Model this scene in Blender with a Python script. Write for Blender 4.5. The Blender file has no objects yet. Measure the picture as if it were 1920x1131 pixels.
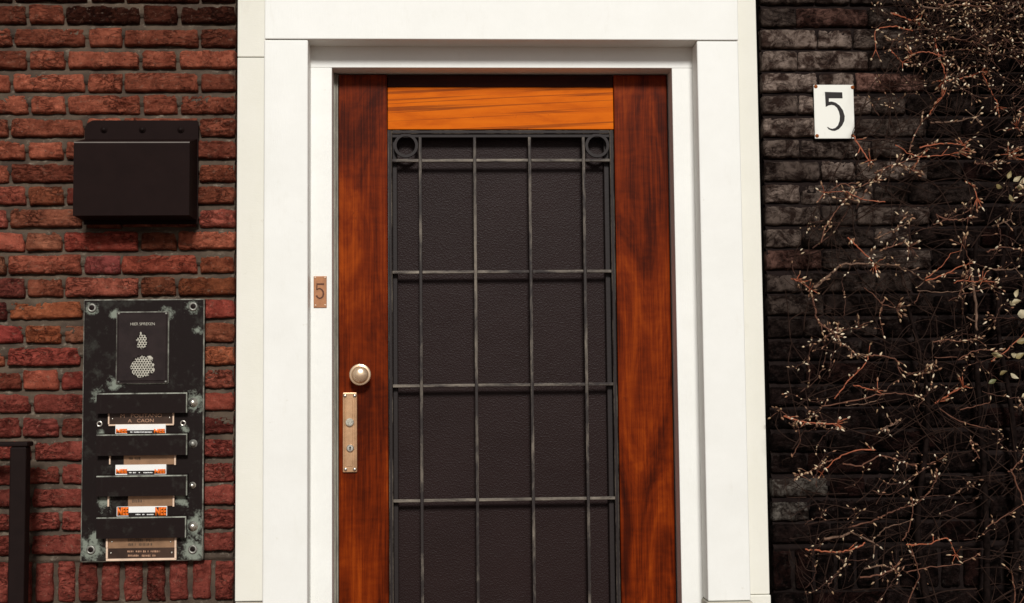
import bpy, bmesh, math, random
from mathutils import Vector, Matrix, noise
C = bpy.context.scene
COL = C.collection
R = math.radians
random.seed(5)

# ---------------------------------------------------------------- camera
F, W, H = 2400.0, 1920.0, 1131.0
PITCH, YAW, ROLL = R(3.945), R(2.70), R(-0.579)
CAM = Vector((0.0, -3.43, 1.20))
fw = Vector((math.sin(YAW)*math.cos(PITCH), math.cos(YAW)*math.cos(PITCH), math.sin(PITCH)))
rt0 = Vector((math.cos(YAW), -math.sin(YAW), 0)); up0 = rt0.cross(fw)
cr, sr = math.cos(ROLL), math.sin(ROLL)
rt = cr*rt0 + sr*up0; up = -sr*rt0 + cr*up0
cd = bpy.data.cameras.new('camera'); cam = bpy.data.objects.new('camera', cd); COL.objects.link(cam)
cd.sensor_width = 36; cd.lens = F/W*36; cd.clip_start = .05; cd.clip_end = 2000
M3 = Matrix((rt, up, -fw)).transposed()
cam.matrix_world = Matrix.Translation(CAM) @ M3.to_4x4()
C.camera = cam

def P(px, py, Y):
    """where the line of sight through a photo pixel meets the plane at depth Y"""
    d = fw*F + rt*(px-W/2) - up*(py-H/2)
    t = (Y-CAM.y)/d.y
    return CAM + d*t
def PX(px, py, Y): return P(px, py, Y).x
def PZ(px, py, Y): return P(px, py, Y).z

# ---------------------------------------------------------------- light
SUN_EL, SUN_AZ = R(33), R(4)      # in front of the facade, a touch from the right
wd = bpy.data.worlds.new('World'); C.world = wd; wd.use_nodes = True
nt = wd.node_tree; nt.nodes.clear()
sky = nt.nodes.new('ShaderNodeTexSky'); sky.sky_type = 'NISHITA'; sky.sun_disc = False
sky.sun_elevation = SUN_EL; sky.sun_rotation = R(180)-SUN_AZ
sky.air_density = 1.0; sky.dust_density = 1.5; sky.ozone_density = .6
hs = nt.nodes.new('ShaderNodeHueSaturation'); hs.inputs['Saturation'].default_value = .05
bg = nt.nodes.new('ShaderNodeBackground'); bg.inputs['Strength'].default_value = .05
ow = nt.nodes.new('ShaderNodeOutputWorld')
nt.links.new(sky.outputs[0], hs.inputs['Color']); nt.links.new(hs.outputs[0], bg.inputs['Color']); nt.links.new(bg.outputs[0], ow.inputs['Surface'])
sd = bpy.data.lights.new('sun', 'SUN'); sun = bpy.data.objects.new('sun', sd); COL.objects.link(sun)
sd.energy = 4.0; sd.angle = R(12); sd.color = (1.0, .985, .95)
sv = Vector((math.sin(SUN_AZ)*math.cos(SUN_EL), -math.cos(SUN_AZ)*math.cos(SUN_EL), math.sin(SUN_EL)))
sun.rotation_euler = sv.to_track_quat('Z', 'Y').to_euler(); sun.location = (0, -8, 8)
C.view_settings.view_transform = 'Standard'; C.view_settings.look = 'None'
C.view_settings.exposure = -0.27; C.view_settings.gamma = 1
C.cycles.max_bounces = 8; C.cycles.use_denoising = True

# ---------------------------------------------------------------- material helpers
class NT:
    def __init__(s, name):
        s.m = bpy.data.materials.new(name); s.m.use_nodes = True
        s.t = s.m.node_tree; s.b = s.t.nodes['Principled BSDF']
        s.co = s.t.nodes.new('ShaderNodeTexCoord').outputs['Object']
    def n(s, typ, **kw):
        nd = s.t.nodes.new(typ)
        for k, v in kw.items(): setattr(nd, k, v)
        return nd
    def L(s, a, b): s.t.links.new(a, b)
    def mapped(s, scale=(1,1,1), loc=(0,0,0), rot=(0,0,0)):
        m = s.n('ShaderNodeMapping'); m.inputs['Scale'].default_value = scale; m.inputs['Location'].default_value = loc; m.inputs['Rotation'].default_value = rot; m.vector_type = 'TEXTURE' if any(rot) else 'POINT'
        s.L(s.co, m.inputs['Vector']); return m.outputs[0]
    def noise(s, scale, detail=4, rough=.55, vec=None, dist=0):
        nd = s.n('ShaderNodeTexNoise'); nd.inputs['Scale'].default_value = scale; nd.inputs['Detail'].default_value = detail
        nd.inputs['Roughness'].default_value = rough; nd.inputs['Distortion'].default_value = dist
        s.L(vec or s.co, nd.inputs['Vector']); return nd.outputs['Fac']
    def vor(s, scale, vec=None, feature='F1'):
        nd = s.n('ShaderNodeTexVoronoi'); nd.feature = feature; nd.inputs['Scale'].default_value = scale
        s.L(vec or s.co, nd.inputs['Vector']); return nd.outputs['Distance']
    def ramp(s, fac, stops):
        r = s.n('ShaderNodeValToRGB'); e = r.color_ramp.elements
        while len(e) < len(stops): e.new(.5)
        for q, (p, c) in zip(e, stops):
            q.position = p; q.color = (c, c, c, 1) if not isinstance(c, tuple) else (*c, 1)
        s.L(fac, r.inputs[0]); return r.outputs[0]
    def mix(s, fac, a, b, mode='MIX'):
        m = s.n('ShaderNodeMix'); m.data_type = 'RGBA'; m.blend_type = mode
        for sock, v in ((m.inputs[0], fac), (m.inputs[6], a), (m.inputs[7], b)):
            if isinstance(v, (int, float)): sock.default_value = v
            elif isinstance(v, tuple): sock.default_value = (*v, 1)
            else: s.L(v, sock)
        return m.outputs[2]
    def math(s, op, a, b=0.):
        m = s.n('ShaderNodeMath'); m.operation = op
        for sock, v in ((m.inputs[0], a), (m.inputs[1], b)):
            if isinstance(v, (int, float)): sock.default_value = v
            else: s.L(v, sock)
        return m.outputs[0]
    def attr(s, name):
        a = s.n('ShaderNodeAttribute'); a.attribute_name = name; return a.outputs['Color']
    def col(s, v):
        if isinstance(v, tuple): s.b.inputs['Base Color'].default_value = (*v, 1)
        else: s.L(v, s.b.inputs['Base Color'])
        return s
    def set(s, rough=.6, spec=.3, metal=0., coat=0., coat_rough=.2):
        for k, v in (('Roughness', rough), ('Specular IOR Level', spec), ('Metallic', metal), ('Coat Weight', coat), ('Coat Roughness', coat_rough)):
            if isinstance(v, (int, float)): s.b.inputs[k].default_value = v
            else: s.L(v, s.b.inputs[k])
        return s
    def bump(s, hgt, strength=.5, dist=.002):
        b = s.n('ShaderNodeBump'); b.inputs['Strength'].default_value = strength; b.inputs['Distance'].default_value = dist
        s.L(hgt, b.inputs['Height'])
        prev = s.b.inputs['Normal']
        if prev.is_linked: s.L(prev.links[0].from_socket, b.inputs['Normal'])
        s.L(b.outputs[0], prev); return s

def brick_mat(name, light, dark, patch, patch_amt, mott=26, lo=.36, hi=.66, speck=(.52, .42, .33)):
    n = NT(name)
    base = n.attr('tint')
    a = n.noise(mott, 9, .72, None, .6)
    c = n.mix(n.ramp(a, [(lo, 0.), (hi, 1.)]), n.mix(1., base, dark, 'MULTIPLY'), n.mix(1., base, light, 'MULTIPLY'))
    b = n.math('ABSOLUTE', n.math('SUBTRACT', n.noise(1, 5, .62, n.mapped((24, 24, 52), (1, 6, 3)), 1.3), .5))   # pressed folds of the hand-made face
    b = n.ramp(b, [(0., 0.), (.055, 1.)])
    w = n.ramp(n.noise(11, 3, .5, n.mapped((1, 1, 1), (2, 2, 9))), [(.42, 0.), (.6, 1.)])
    b = n.math('SUBTRACT', 1., n.math('MULTIPLY', n.math('SUBTRACT', 1., b), w))
    c = n.mix(n.math('MULTIPLY', n.math('SUBTRACT', 1., b), .85), c, n.mix(1., c, (.16, .11, .11), 'MULTIPLY'))
    h = n.noise(1, 8, .8, n.mapped((48, 48, 85), (6, 6, 1)), .8)
    c = n.mix(n.math('MULTIPLY', n.ramp(h, [(.52, 0.), (.72, 1.)]), .55), c, n.mix(1., c, (1.9, 2.0, 2.1), 'MULTIPLY'))
    p = n.noise(55, 7, .75, n.mapped((1, 1, 1.6), (3, 1, 7)))
    c = n.mix(n.math('MULTIPLY', n.ramp(p, [(.56, 0.), (.70, 1.)]), patch_amt), c, patch)
    s = n.noise(120, 4, .7, n.mapped((1, 1, 1), (9, 4, 2)))
    c = n.mix(n.math('MULTIPLY', n.ramp(s, [(.60, 0.), (.68, 1.)]), .7), c, (.014, .008, .0065))
    k = n.noise(210, 3, .6, n.mapped((1, 1, .7), (2, 8, 5)))
    c = n.mix(n.math('MULTIPLY', n.ramp(k, [(.69, 0.), (.73, 1.)]), .6), c, speck)
    n.col(c).set(.9, .06)
    n.bump(b, 1., .010); n.bump(h, 1., .013)
    n.bump(n.noise(85, 8, .75, n.mapped((1, 1, 2.0)), 1.2), .9, .008)
    n.bump(n.noise(300, 5, .7), .5, .003)
    return n.m
def mortar_mat(name, c1, c2, c3):
    n = NT(name)
    c = n.mix(n.ramp(n.noise(14, 6, .6), [(.35, 0.), (.65, 1.)]), c1, c2)
    c = n.mix(n.ramp(n.noise(40, 6, .7, n.mapped((1,1,1), (5,5,5))), [(.56, 0.), (.75, 1.)]), c, c3)
    n.col(c).set(.95, .1); n.bump(n.noise(160, 8, .75), .8, .004); return n.m
def paint_mat(name, c1, c2, rough=.5, brush=(60, 60, 5), stain=None):
    n = NT(name)
    c = n.mix(n.ramp(n.noise(5, 6, .65), [(.3, 0.), (.7, 1.)]), c1, c2)
    if stain:
        c = n.mix(n.math('MULTIPLY', n.ramp(n.noise(9, 8, .75, n.mapped((2.5, 2.5, .7))), [(.58, 0.), (.85, 1.)]), .3), c, stain)
        c = n.mix(n.math('MULTIPLY', n.ramp(n.noise(38, 5, .6), [(.69, 0.), (.76, 1.)]), .35), c, stain)
    n.col(c).set(rough, .35)
    n.bump(n.noise(6, 5, .7, n.mapped(brush)), .25, .0015); n.bump(n.noise(25, 4), .15, .003); return n.m
def wood_mat(name, stops, grain, fig, line=None, rough=.38):
    n = NT(name)
    g = n.noise(1, 7, .65, n.mapped(grain), .4)
    f = n.noise(1, 4, .6, n.mapped(fig, (2, 0, 5)), 1.2)
    r2 = n.noise(1, 4, .6, n.mapped((16, 16, 46), (4, 4, 4)), .6)
    v = n.math('ADD', n.math('ADD', n.math('MULTIPLY', g, .33), n.math('MULTIPLY', f, .55)), n.math('MULTIPLY', r2, .12))
    c = n.ramp(v, stops)
    if line:
        l = n.noise(1, 2, .4, n.mapped(tuple(1/q for q in line), (1, 0, 3.3), (0, R(-3), 0)), .25)
        c = n.mix(n.math('MULTIPLY', n.ramp(l, [(.465, 0.), (.495, 1.), (.525, 0.)]), .75), c, (.12, .022, .004))
    k = n.noise(1, 5, .7, n.mapped((38, 38, 22), (7, 7, 7)))
    c = n.mix(n.math('MULTIPLY', n.ramp(k, [(.64, 0.), (.74, 1.)]), .7), c, (.03, .006, .004))
    n.col(c).set(rough, .05)
    n.bump(g, .12, .001); n.bump(k, .1, .001); return n.m
def bronze_mat(name, dark, green, spots, amt, rough=.55, metal=.3):
    """blackened bronze: verdigris in clouds, plus rings of it round the given points (local x, z, radius)"""
    n = NT(name)
    v = n.math('MULTIPLY', n.ramp(n.noise(22, 8, .72), [(.54, 0.), (.74, 1.)]), amt)
    v = n.math('MAXIMUM', v, n.math('MULTIPLY', n.ramp(n.noise(1, 6, .7, n.mapped((90, 90, 7))), [(.6, 0.), (.75, 1.)]), amt*.55))
    ed = n.noise(45, 8, .75)
    for x, z, r in spots:
        d = n.n('ShaderNodeVectorMath', operation='DISTANCE')
        q = n.n('ShaderNodeVectorMath', operation='MULTIPLY'); n.L(n.co, q.inputs[0]); q.inputs[1].default_value = (1, 0, 1)
        n.L(q.outputs[0], d.inputs[0]); d.inputs[1].default_value = (x, 0, z)
        w = n.math('ADD', n.math('DIVIDE', d.outputs['Value'], r), n.math('MULTIPLY', n.math('SUBTRACT', ed, .5), 4.2))
        v = n.math('MAXIMUM', v, n.ramp(w, [(.35, .8), (1.15, 0.)]))
    n.col(n.mix(v, dark, green))
    n.set(rough, .08, 0.)
    n.bump(n.noise(60, 6, .7), .2, .002); return n.m
def plain_mat(name, c, rough=.5, spec=.3, metal=0., var=.15, scale=30, bump=.1):
    n = NT(name)
    k = n.ramp(n.noise(scale, 5, .6), [(.3, 1-var), (.7, 1+var)])
    n.col(n.mix(1., c, k, 'MULTIPLY')).set(rough, spec, metal); n.bump(n.noise(scale*5, 4), bump, .001); return n.m
def worn_mat(name, dark, pale, lo, hi, vec=(1,1,1)):
    n = NT(name)
    w = n.ramp(n.noise(30, 7, .75, n.mapped(vec)), [(lo, 0.), (hi, 1.)])
    c = n.mix(w, dark, pale)
    c = n.mix(n.math('MULTIPLY', n.noise(160, 3), .5), c, dark)
    n.col(c).set(.6, .3); n.bump(n.noise(120, 5, .7), .3, .0015); return n.m

M = {}
M['brick'] = brick_mat('red_brick', (1.6, 1.6, 1.6), (.66, .55, .55), (.34, .215, .15), .6)
M['mortar'] = mortar_mat('mortar', (.105, .076, .054), (.05, .035, .027), (.23, .19, .145))
M['darkbrick'] = brick_mat('dark_shaded_brick', (1.5, 1.5, 1.5), (.26, .20, .19), (.12, .098, .084), .3, 24, .43, .57, (.10, .08, .07))
M['darkmortar'] = mortar_mat('dark_shaded_mortar', (.014, .0085, .0075), (.009, .0055, .0048), (.03, .023, .019))  # dark pointing, with the plant's shade put into its colour
M['white'] = paint_mat('white_gloss_paint', (.77, .765, .72), (.83, .825, .785), .45, (60, 60, 5), (.60, .57, .48))
M['cream'] = paint_mat('cream_stone_paint', (.725, .705, .62), (.765, .745, .67), .7, (14, 14, 80), (.5, .46, .37))
M['plinth'] = paint_mat('worn_stone', (.42, .39, .32), (.5, .47, .4), .85, (30, 30, 30), (.2, .17, .13))
RED = [(.32, (.014, .0028, .0014)), (.43, (.055, .0068, .0014)), (.53, (.142, .0172, .0019)), (.67, (.30, .048, .0036))]
M['wood'] = wood_mat('varnished_red_wood', RED, (210, 210, 4), (10, 10, 2.6))
M['headwood'] = wood_mat('dark_stained_wood', [(.3, (.012, .003, .002)), (.7, (.05, .010, .004))], (4, 90, 120), (3, 12, 12))
M['orange'] = wood_mat('bare_orange_wood', [(.3, (.40, .066, .001)), (.5, (.58, .115, .0015)), (.7, (.68, .155, .003))], (3, 60, 75), (4, 20, 16), (.6, 30, 62), .5)
M['glass'] = NT('hammered_glass').col((.03, .021, .021)).set(.36, .45).m
n = NT('hammered_glass_tex'); M['glass'] = n.col(n.mix(n.noise(5, 4), (.0118, .0052, .0046), (.0205, .0105, .0098))).set(.5, .13).m
n.bump(n.vor(330, n.mapped((1, 1, .8)), 'SMOOTH_F1'), .55, .002); n.bump(n.noise(8, 2), .2, .01)
M['steel'] = worn_mat('worn_black_steel', (.020, .014, .0125), (.27, .225, .175), .46, .70, (1, 1, .22))
M['steel_flat'] = worn_mat('worn_black_steel_flat', (.022, .015, .0135), (.33, .28, .22), .42, .66, (.22, 1, 1))
M['darksteel'] = worn_mat('black_steel', (.0135, .0082, .0074), (.10, .083, .07), .66, .9, (1, 1, .3))
M['seal'] = worn_mat('weathered_grey_strip', (.13, .12, .095), (.36, .34, .28), .35, .68, (2, 2, .25))
M['black'] = plain_mat('matt_black_paint', (.0115, .0056, .0049), .7, .06, 0, .12, 20, .05)
M['blackedge'] = plain_mat('lit_black_edge', (.13, .11, .095), .5, .3)  # highlight along the lid's front edge, put into the colour
M['iron'] = plain_mat('black_iron', (.011, .006, .0053), .6, .08)
M['brass'] = plain_mat('aged_brass', (.60, .36, .20), .33, .5, .6, .2, 40, .15)
M['knob'] = plain_mat('polished_brass', (.86, .63, .42), .27, .5, .75, .1, 25, .05)
M['nickel'] = plain_mat('nickel', (.72, .68, .60), .3, .5, .9, .1)
M['copper'] = plain_mat('copper_plate', (.36, .16, .072), .5, .4, .35, .2, 60)
M['copperdark'] = plain_mat('copper_recess', (.10, .035, .016), .6)
M['copperlight'] = plain_mat('copper_light', (.72, .52, .38), .4)
M['nameplate'] = plain_mat('brown_brass_plate', (.30, .17, .095), .42, .4, .45, .25, 25)
M['nameplate_dark'] = plain_mat('tarnished_plate', (.055, .030, .020), .4, .4, .4, .5, 14)
M['plateletter'] = plain_mat('plate_lettering', (.46, .26, .16), .45, .4, .3, .3, 200)
M['plateletter_dark'] = plain_mat('plate_lettering_dark', (.10, .06, .035), .6)
M['whiteworn'] = plain_mat('worn_white', (.40, .375, .31), .7, .2, 0, .5, 300)
M['hole'] = plain_mat('dark_hole', (.012, .009, .008), .8, .1)
M['paper'] = plain_mat('sticker_white', (.82, .81, .78), .45, .3, 0, .04)
M['orangeink'] = plain_mat('orange_ink', (.85, .16, .008), .5, .3, 0, .12, 200)
M['blackink'] = plain_mat('black_ink', (.014, .010, .009), .5, .2)
n = NT('enamel')
_c = n.mix(n.ramp(n.noise(22, 6, .7, n.mapped((1, 1, 1), (4, 2, 8))), [(.6, 0.), (.78, 1.)]), (.80, .79, .72), (.50, .49, .42))
M['enamel'] = n.col(_c).set(.3, .45).m
M['rust'] = plain_mat('rust', (.26, .075, .02), .85, .1, 0, .4, 200)
M['stem'] = plain_mat('woody_stem', (.13, .075, .05), .8, .2, 0, .5, 60, .4)
M['bark'] = plain_mat('shaded_bark', (.0085, .005, .0042), .9, .05, 0, .6, 60, .6)  # trunks in shade: the shadow is part of this colour
M['stemdark'] = plain_mat('shaded_woody_stem', (.026, .0135, .0095), .85, .1, 0, .4, 60, .4)  # shade inside the tangle is painted into this stem colour
M['redtwig'] = plain_mat('red_twig', (.30, .082, .036), .55, .3, 0, .3, 60, .2)
M['dimtwig'] = plain_mat('shaded_twig', (.06, .027, .018), .75, .15, 0, .5, 60, .3)  # darker twig copy, its shade put into the base colour
M['browntwig'] = plain_mat('brown_twig', (.12, .050, .030), .7, .2, 0, .4, 60, .3)
n = NT('bud'); M['bud'] = n.col(n.mix(1., n.attr('tint'), n.ramp(n.noise(150, 3), [(.3, .75), (.7, 1.2)]), 'MULTIPLY')).set(.55, .3).m
n = NT('leaf'); M['leaf'] = n.col(n.mix(1., n.attr('tint'), n.ramp(n.noise(60, 4), [(.3, .7), (.7, 1.2)]), 'MULTIPLY')).set(.5, .3).m
n = NT('street_paving')
_b = n.n('ShaderNodeTexBrick'); n.L(n.co, _b.inputs['Vector']); _b.inputs['Scale'].default_value = 5
_b.inputs['Color1'].default_value = (.23, .135, .088, 1); _b.inputs['Color2'].default_value = (.17, .10, .07, 1); _b.inputs['Mortar'].default_value = (.05, .043, .036, 1)
M['paving'] = n.col(_b.outputs['Color']).set(.85, .2).m

# ---------------------------------------------------------------- mesh helpers
ORG = {}
def org(o): return ORG.get(o.name, Vector())
def thing(name, label, cat, loc, group=None):
    o = bpy.data.objects.new(name, None); COL.objects.link(o); o.location = loc; o.empty_display_size = .05
    ORG[o.name] = Vector(loc); o['label'] = label; o['category'] = cat; o['kind'] = 'thing'
    if group: o['group'] = group
    return o
def tag(o, label, cat, group=None):
    o['label'] = label; o['category'] = cat; o['kind'] = 'thing'
    if group: o['group'] = group
    return o
def obj(name, bm, mats, parent=None, smooth=False, label=None, loc=None):
    me = bpy.data.meshes.new(name); bm.to_mesh(me); bm.free()
    for m in (mats if isinstance(mats, (list, tuple)) else [mats]): me.materials.append(m)
    o = bpy.data.objects.new(name, me); COL.objects.link(o)
    g = org(parent) if parent else Vector(loc or (0, 0, 0))
    if g.length: me.transform(Matrix.Translation(-g))
    if parent: o.parent = parent
    else: o.location = g
    ORG[o.name] = g
    if smooth:
        for p in me.polygons: p.use_smooth = True
    if label: o['label'] = label
    return o
BM = bmesh.new
def join(bm, t):
    me = bpy.data.meshes.new('t'); t.to_mesh(me); t.free(); bm.from_mesh(me); bpy.data.meshes.remove(me)
def box(bm, x0, x1, y0, y1, z0, z1, bev=0, seg=2, mi=0, emi=None):
    t = BM(); v = [t.verts.new(c) for c in ((x0,y0,z0),(x1,y0,z0),(x1,y1,z0),(x0,y1,z0),(x0,y0,z1),(x1,y0,z1),(x1,y1,z1),(x0,y1,z1))]
    for f in ((0,3,2,1),(4,5,6,7),(0,1,5,4),(1,2,6,5),(2,3,7,6),(3,0,4,7)): t.faces.new([v[i] for i in f]).material_index = mi
    if bev:
        r = bmesh.ops.bevel(t, geom=list(t.edges), offset=bev, segments=seg, profile=.5, affect='EDGES')
        if emi is not None:
            for f in r['faces']: f.material_index = emi
    join(bm, t)
def prism(bm, pts, y0, y1, mi=0):
    a = [bm.verts.new((x, y0, z)) for x, z in pts]; b = [bm.verts.new((x, y1, z)) for x, z in pts]
    f1 = bm.faces.new(a); f2 = bm.faces.new(b[::-1]); n_ = len(pts); fs = [f1, f2]
    for i in range(n_): fs.append(bm.faces.new((a[i], b[i], b[(i+1) % n_], a[(i+1) % n_])))
    for f in fs: f.material_index = mi
    bmesh.ops.recalc_face_normals(bm, faces=fs)
def lathe(bm, x, z, prof, seg=24, mi=0):
    """profile of (radius, y) turned about the y axis through (x, z)"""
    rings = []; fs = []
    for r, y in prof:
        if r <= 1e-6: rings.append([bm.verts.new((x, y, z))])
        else: rings.append([bm.verts.new((x+r*math.cos(2*math.pi*k/seg), y, z+r*math.sin(2*math.pi*k/seg))) for k in range(seg)])
    for a, b in zip(rings, rings[1:]):
        for k in range(seg):
            q = [a[k % len(a)], a[(k+1) % len(a)], b[(k+1) % len(b)], b[k % len(b)]]
            q = list(dict.fromkeys(q))
            if len(q) > 2:
                f = bm.faces.new(q); f.material_index = mi; fs.append(f)
    bmesh.ops.recalc_face_normals(bm, faces=fs)
def tube(bm, pts, rad, seg=6, mi=0):
    rings = []
    for i, p in enumerate(pts):
        d = (pts[min(i+1, len(pts)-1)] - pts[max(i-1, 0)]).normalized()
        s = d.cross(Vector((0, 1, .13))).normalized(); t = s.cross(d)
        rings.append([bm.verts.new(p+rad[i]*(math.cos(2*math.pi*k/seg)*s+math.sin(2*math.pi*k/seg)*t)) for k in range(seg)])
    for a, b in zip(rings, rings[1:]):
        for k in range(seg): bm.faces.new((a[k], a[(k+1) % seg], b[(k+1) % seg], b[k])).material_index = mi
    bm.faces.new(rings[0][::-1]); bm.faces.new(rings[-1])
def ribbon(pts, w):
    """closed outline of a stroke of width w (or widths) along pts"""
    L_, R_ = [], []
    for i, p in enumerate(pts):
        a = Vector(pts[max(i-1, 0)]); b = Vector(pts[min(i+1, len(pts)-1)]); d = (b-a).normalized(); q = Vector((-d.y, d.x))*(w[i] if isinstance(w, list) else w)/2
        L_.append(Vector(p)+q); R_.append(Vector(p)-q)
    return [(v.x, v.y) for v in L_+R_[::-1]]
def text(name, body, px, py, hpx, Y, mat, parent, wpx=None, ext=.0006, label=None, bold=0):
    """raised lettering centred on a point, capitals hpx tall and wpx wide at that depth"""
    cu = bpy.data.curves.new('t', 'FONT'); cu.body = body; cu.align_x = 'CENTER'; cu.align_y = 'CENTER'; cu.size = 1; cu.extrude = 0
    cu.resolution_u = 3; cu.offset = bold
    o = bpy.data.objects.new('t', cu); COL.objects.link(o); bpy.context.view_layer.update()
    me = bpy.data.meshes.new_from_object(o.evaluated_get(bpy.context.evaluated_depsgraph_get()))
    bpy.data.objects.remove(o); bpy.data.curves.remove(cu)
    xs = [v.co.x for v in me.vertices]; ys = [v.co.y for v in me.vertices]
    c = P(px, py, Y); k = (P(px, py-1, Y)-c).z
    sz = hpx*k/(max(ys)-min(ys)); sx = wpx*k/(max(xs)-min(xs)) if wpx else sz
    mx, my = (max(xs)+min(xs))/2, (max(ys)+min(ys))/2
    bm = BM(); bm.from_mesh(me); bpy.data.meshes.remove(me)
    for v in bm.verts: v.co = (c.x+(v.co.x-mx)*sx, Y, c.z+(v.co.y-my)*sz)
    r = bmesh.ops.extrude_face_region(bm, geom=list(bm.faces))
    for v in r['geom']:
        if isinstance(v, bmesh.types.BMVert): v.co.y -= ext
    bmesh.ops.recalc_face_normals(bm, faces=list(bm.faces))
    return obj(name, bm, mat, parent, label=label)
def smoothstep(a, b, x):
    t = min(1, max(0, (x-a)/(b-a))); return t*t*(3-2*t)
def fbm(p, o=3):
    s = 0; a = 1
    for _ in range(o): s += a*noise.noise(p); p = p*2.1; a *= .5
    return s

# ---------------------------------------------------------------- ground
bm = BM(); v = [bm.verts.new(c) for c in ((-60,-60,0),(60,-60,0),(60,60,0),(-60,60,0))]; bm.faces.new(v)
g = obj('pavement', bm, M['paving']); g['kind'] = 'structure'

# ---------------------------------------------------------------- brick walls
ZR0 = PZ(250, 27, 0); ZR1 = PZ(250, 1020, 0); PITCHZ = (ZR0-ZR1)/23          # course height from the photo's courses
PXM = (PX(300, 500, 0)-PX(200, 500, 0))/100
def visible(x, z):
    d = Vector((x, 0, z))-CAM; w = d.dot(fw); return abs(d.dot(rt)/w*F) < W/2+60 and abs(d.dot(up)/w*F) < H/2+60
def add_brick(bm, tint, x0, x1, z0, z1, col, rough=1., fine=True, seed=0):
    w, h = x1-x0, z1-z0; st = .0046 if fine else .02
    nx, nz = max(4, int(w/st)), max(4, int(h/st)); sd_ = Vector((seed*3.17, seed*1.31, seed*7.7)); rows = []
    ymean = random.uniform(-.0035, .002); tiltx = random.uniform(-.004, .004); tiltz = random.uniform(-.003, .005)
    rag = .0017*rough
    for j in range(nz+1):
        v_ = j/nz; r = []
        for i in range(nx+1):
            u = i/nx; x = x0+w*u; z = z0+h*v_
            p = Vector((x, 0, z))+sd_
            ex = min(u, 1-u)*w; ez = min(v_, 1-v_)*h
            e = min(1, ex/.007); f = min(1, ez/.007)
            drop = (1-e)**2*.0055+(1-f)**2*.0065-.0022*math.sin(math.pi*v_)
            a = fbm(p*22, 3); rid = abs(noise.noise(Vector((p.x*34+a*1.1, p.y, p.z*62))))
            rid2 = abs(noise.noise(Vector((p.x*55+p.z*40+a*2, p.y+5, p.z*70-p.x*30)))); crease = -(.0045*max(0, 1-rid/.17)+.003*max(0, 1-rid2/.16))*smoothstep(-.3, .3, noise.noise(p*9+Vector((4, 1, 2))))
            y = ymean+tiltx*(u-.5)+tiltz*(v_-.5)+drop-rough*(.0036*a+crease*1.4)
            if i in (0, nx): x += rag*2*noise.noise(p*40+Vector((0, 9, 0)))
            if j in (0, nz): z += rag*1.9*noise.noise(p*35+Vector((9, 0, 0)))-(rag*1.3*max(0, noise.noise(p*14)) if j == 0 else 0)*-1
            r.append(bm.verts.new((x, y, z)))
        rows.append(r)
    fs = [bm.faces.new((rows[j][i], rows[j][i+1], rows[j+1][i+1], rows[j+1][i])) for j in range(nz) for i in range(nx)]
    loop = rows[0]+[r[-1] for r in rows[1:]]+rows[-1][-2::-1]+[r[0] for r in rows[-2:0:-1]]
    back = [bm.verts.new((q.co.x, .035, q.co.z)) for q in loop]
    for k in range(len(loop)):
        q = (k+1) % len(loop); fs.append(bm.faces.new((loop[k], back[k], back[q], loop[q])))
    for f in fs:
        f.smooth = True
        for l in f.loops: l[tint] = (*col, 1)
def courses_to_spans(xr, xl, pat, direction=-1):
    """flemish bond: walk from one end of a course, pat = list of (length_px, joint_px), last two repeat"""
    out = []; x = xr; i = 0
    while (x > xl) if direction < 0 else (x < xl):
        ln, jt = pat[i] if i < len(pat) else pat[len(pat)-4+(i-len(pat)) % 4]
        ln = (ln+1.3)*PXM*random.uniform(.985, 1.015); jt = (jt-1.3)*PXM*random.uniform(.85, 1.15)
        out.append((x-ln, x) if direction < 0 else (x, x+ln)); x += direction*(ln+jt); i += 1
    return out
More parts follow.
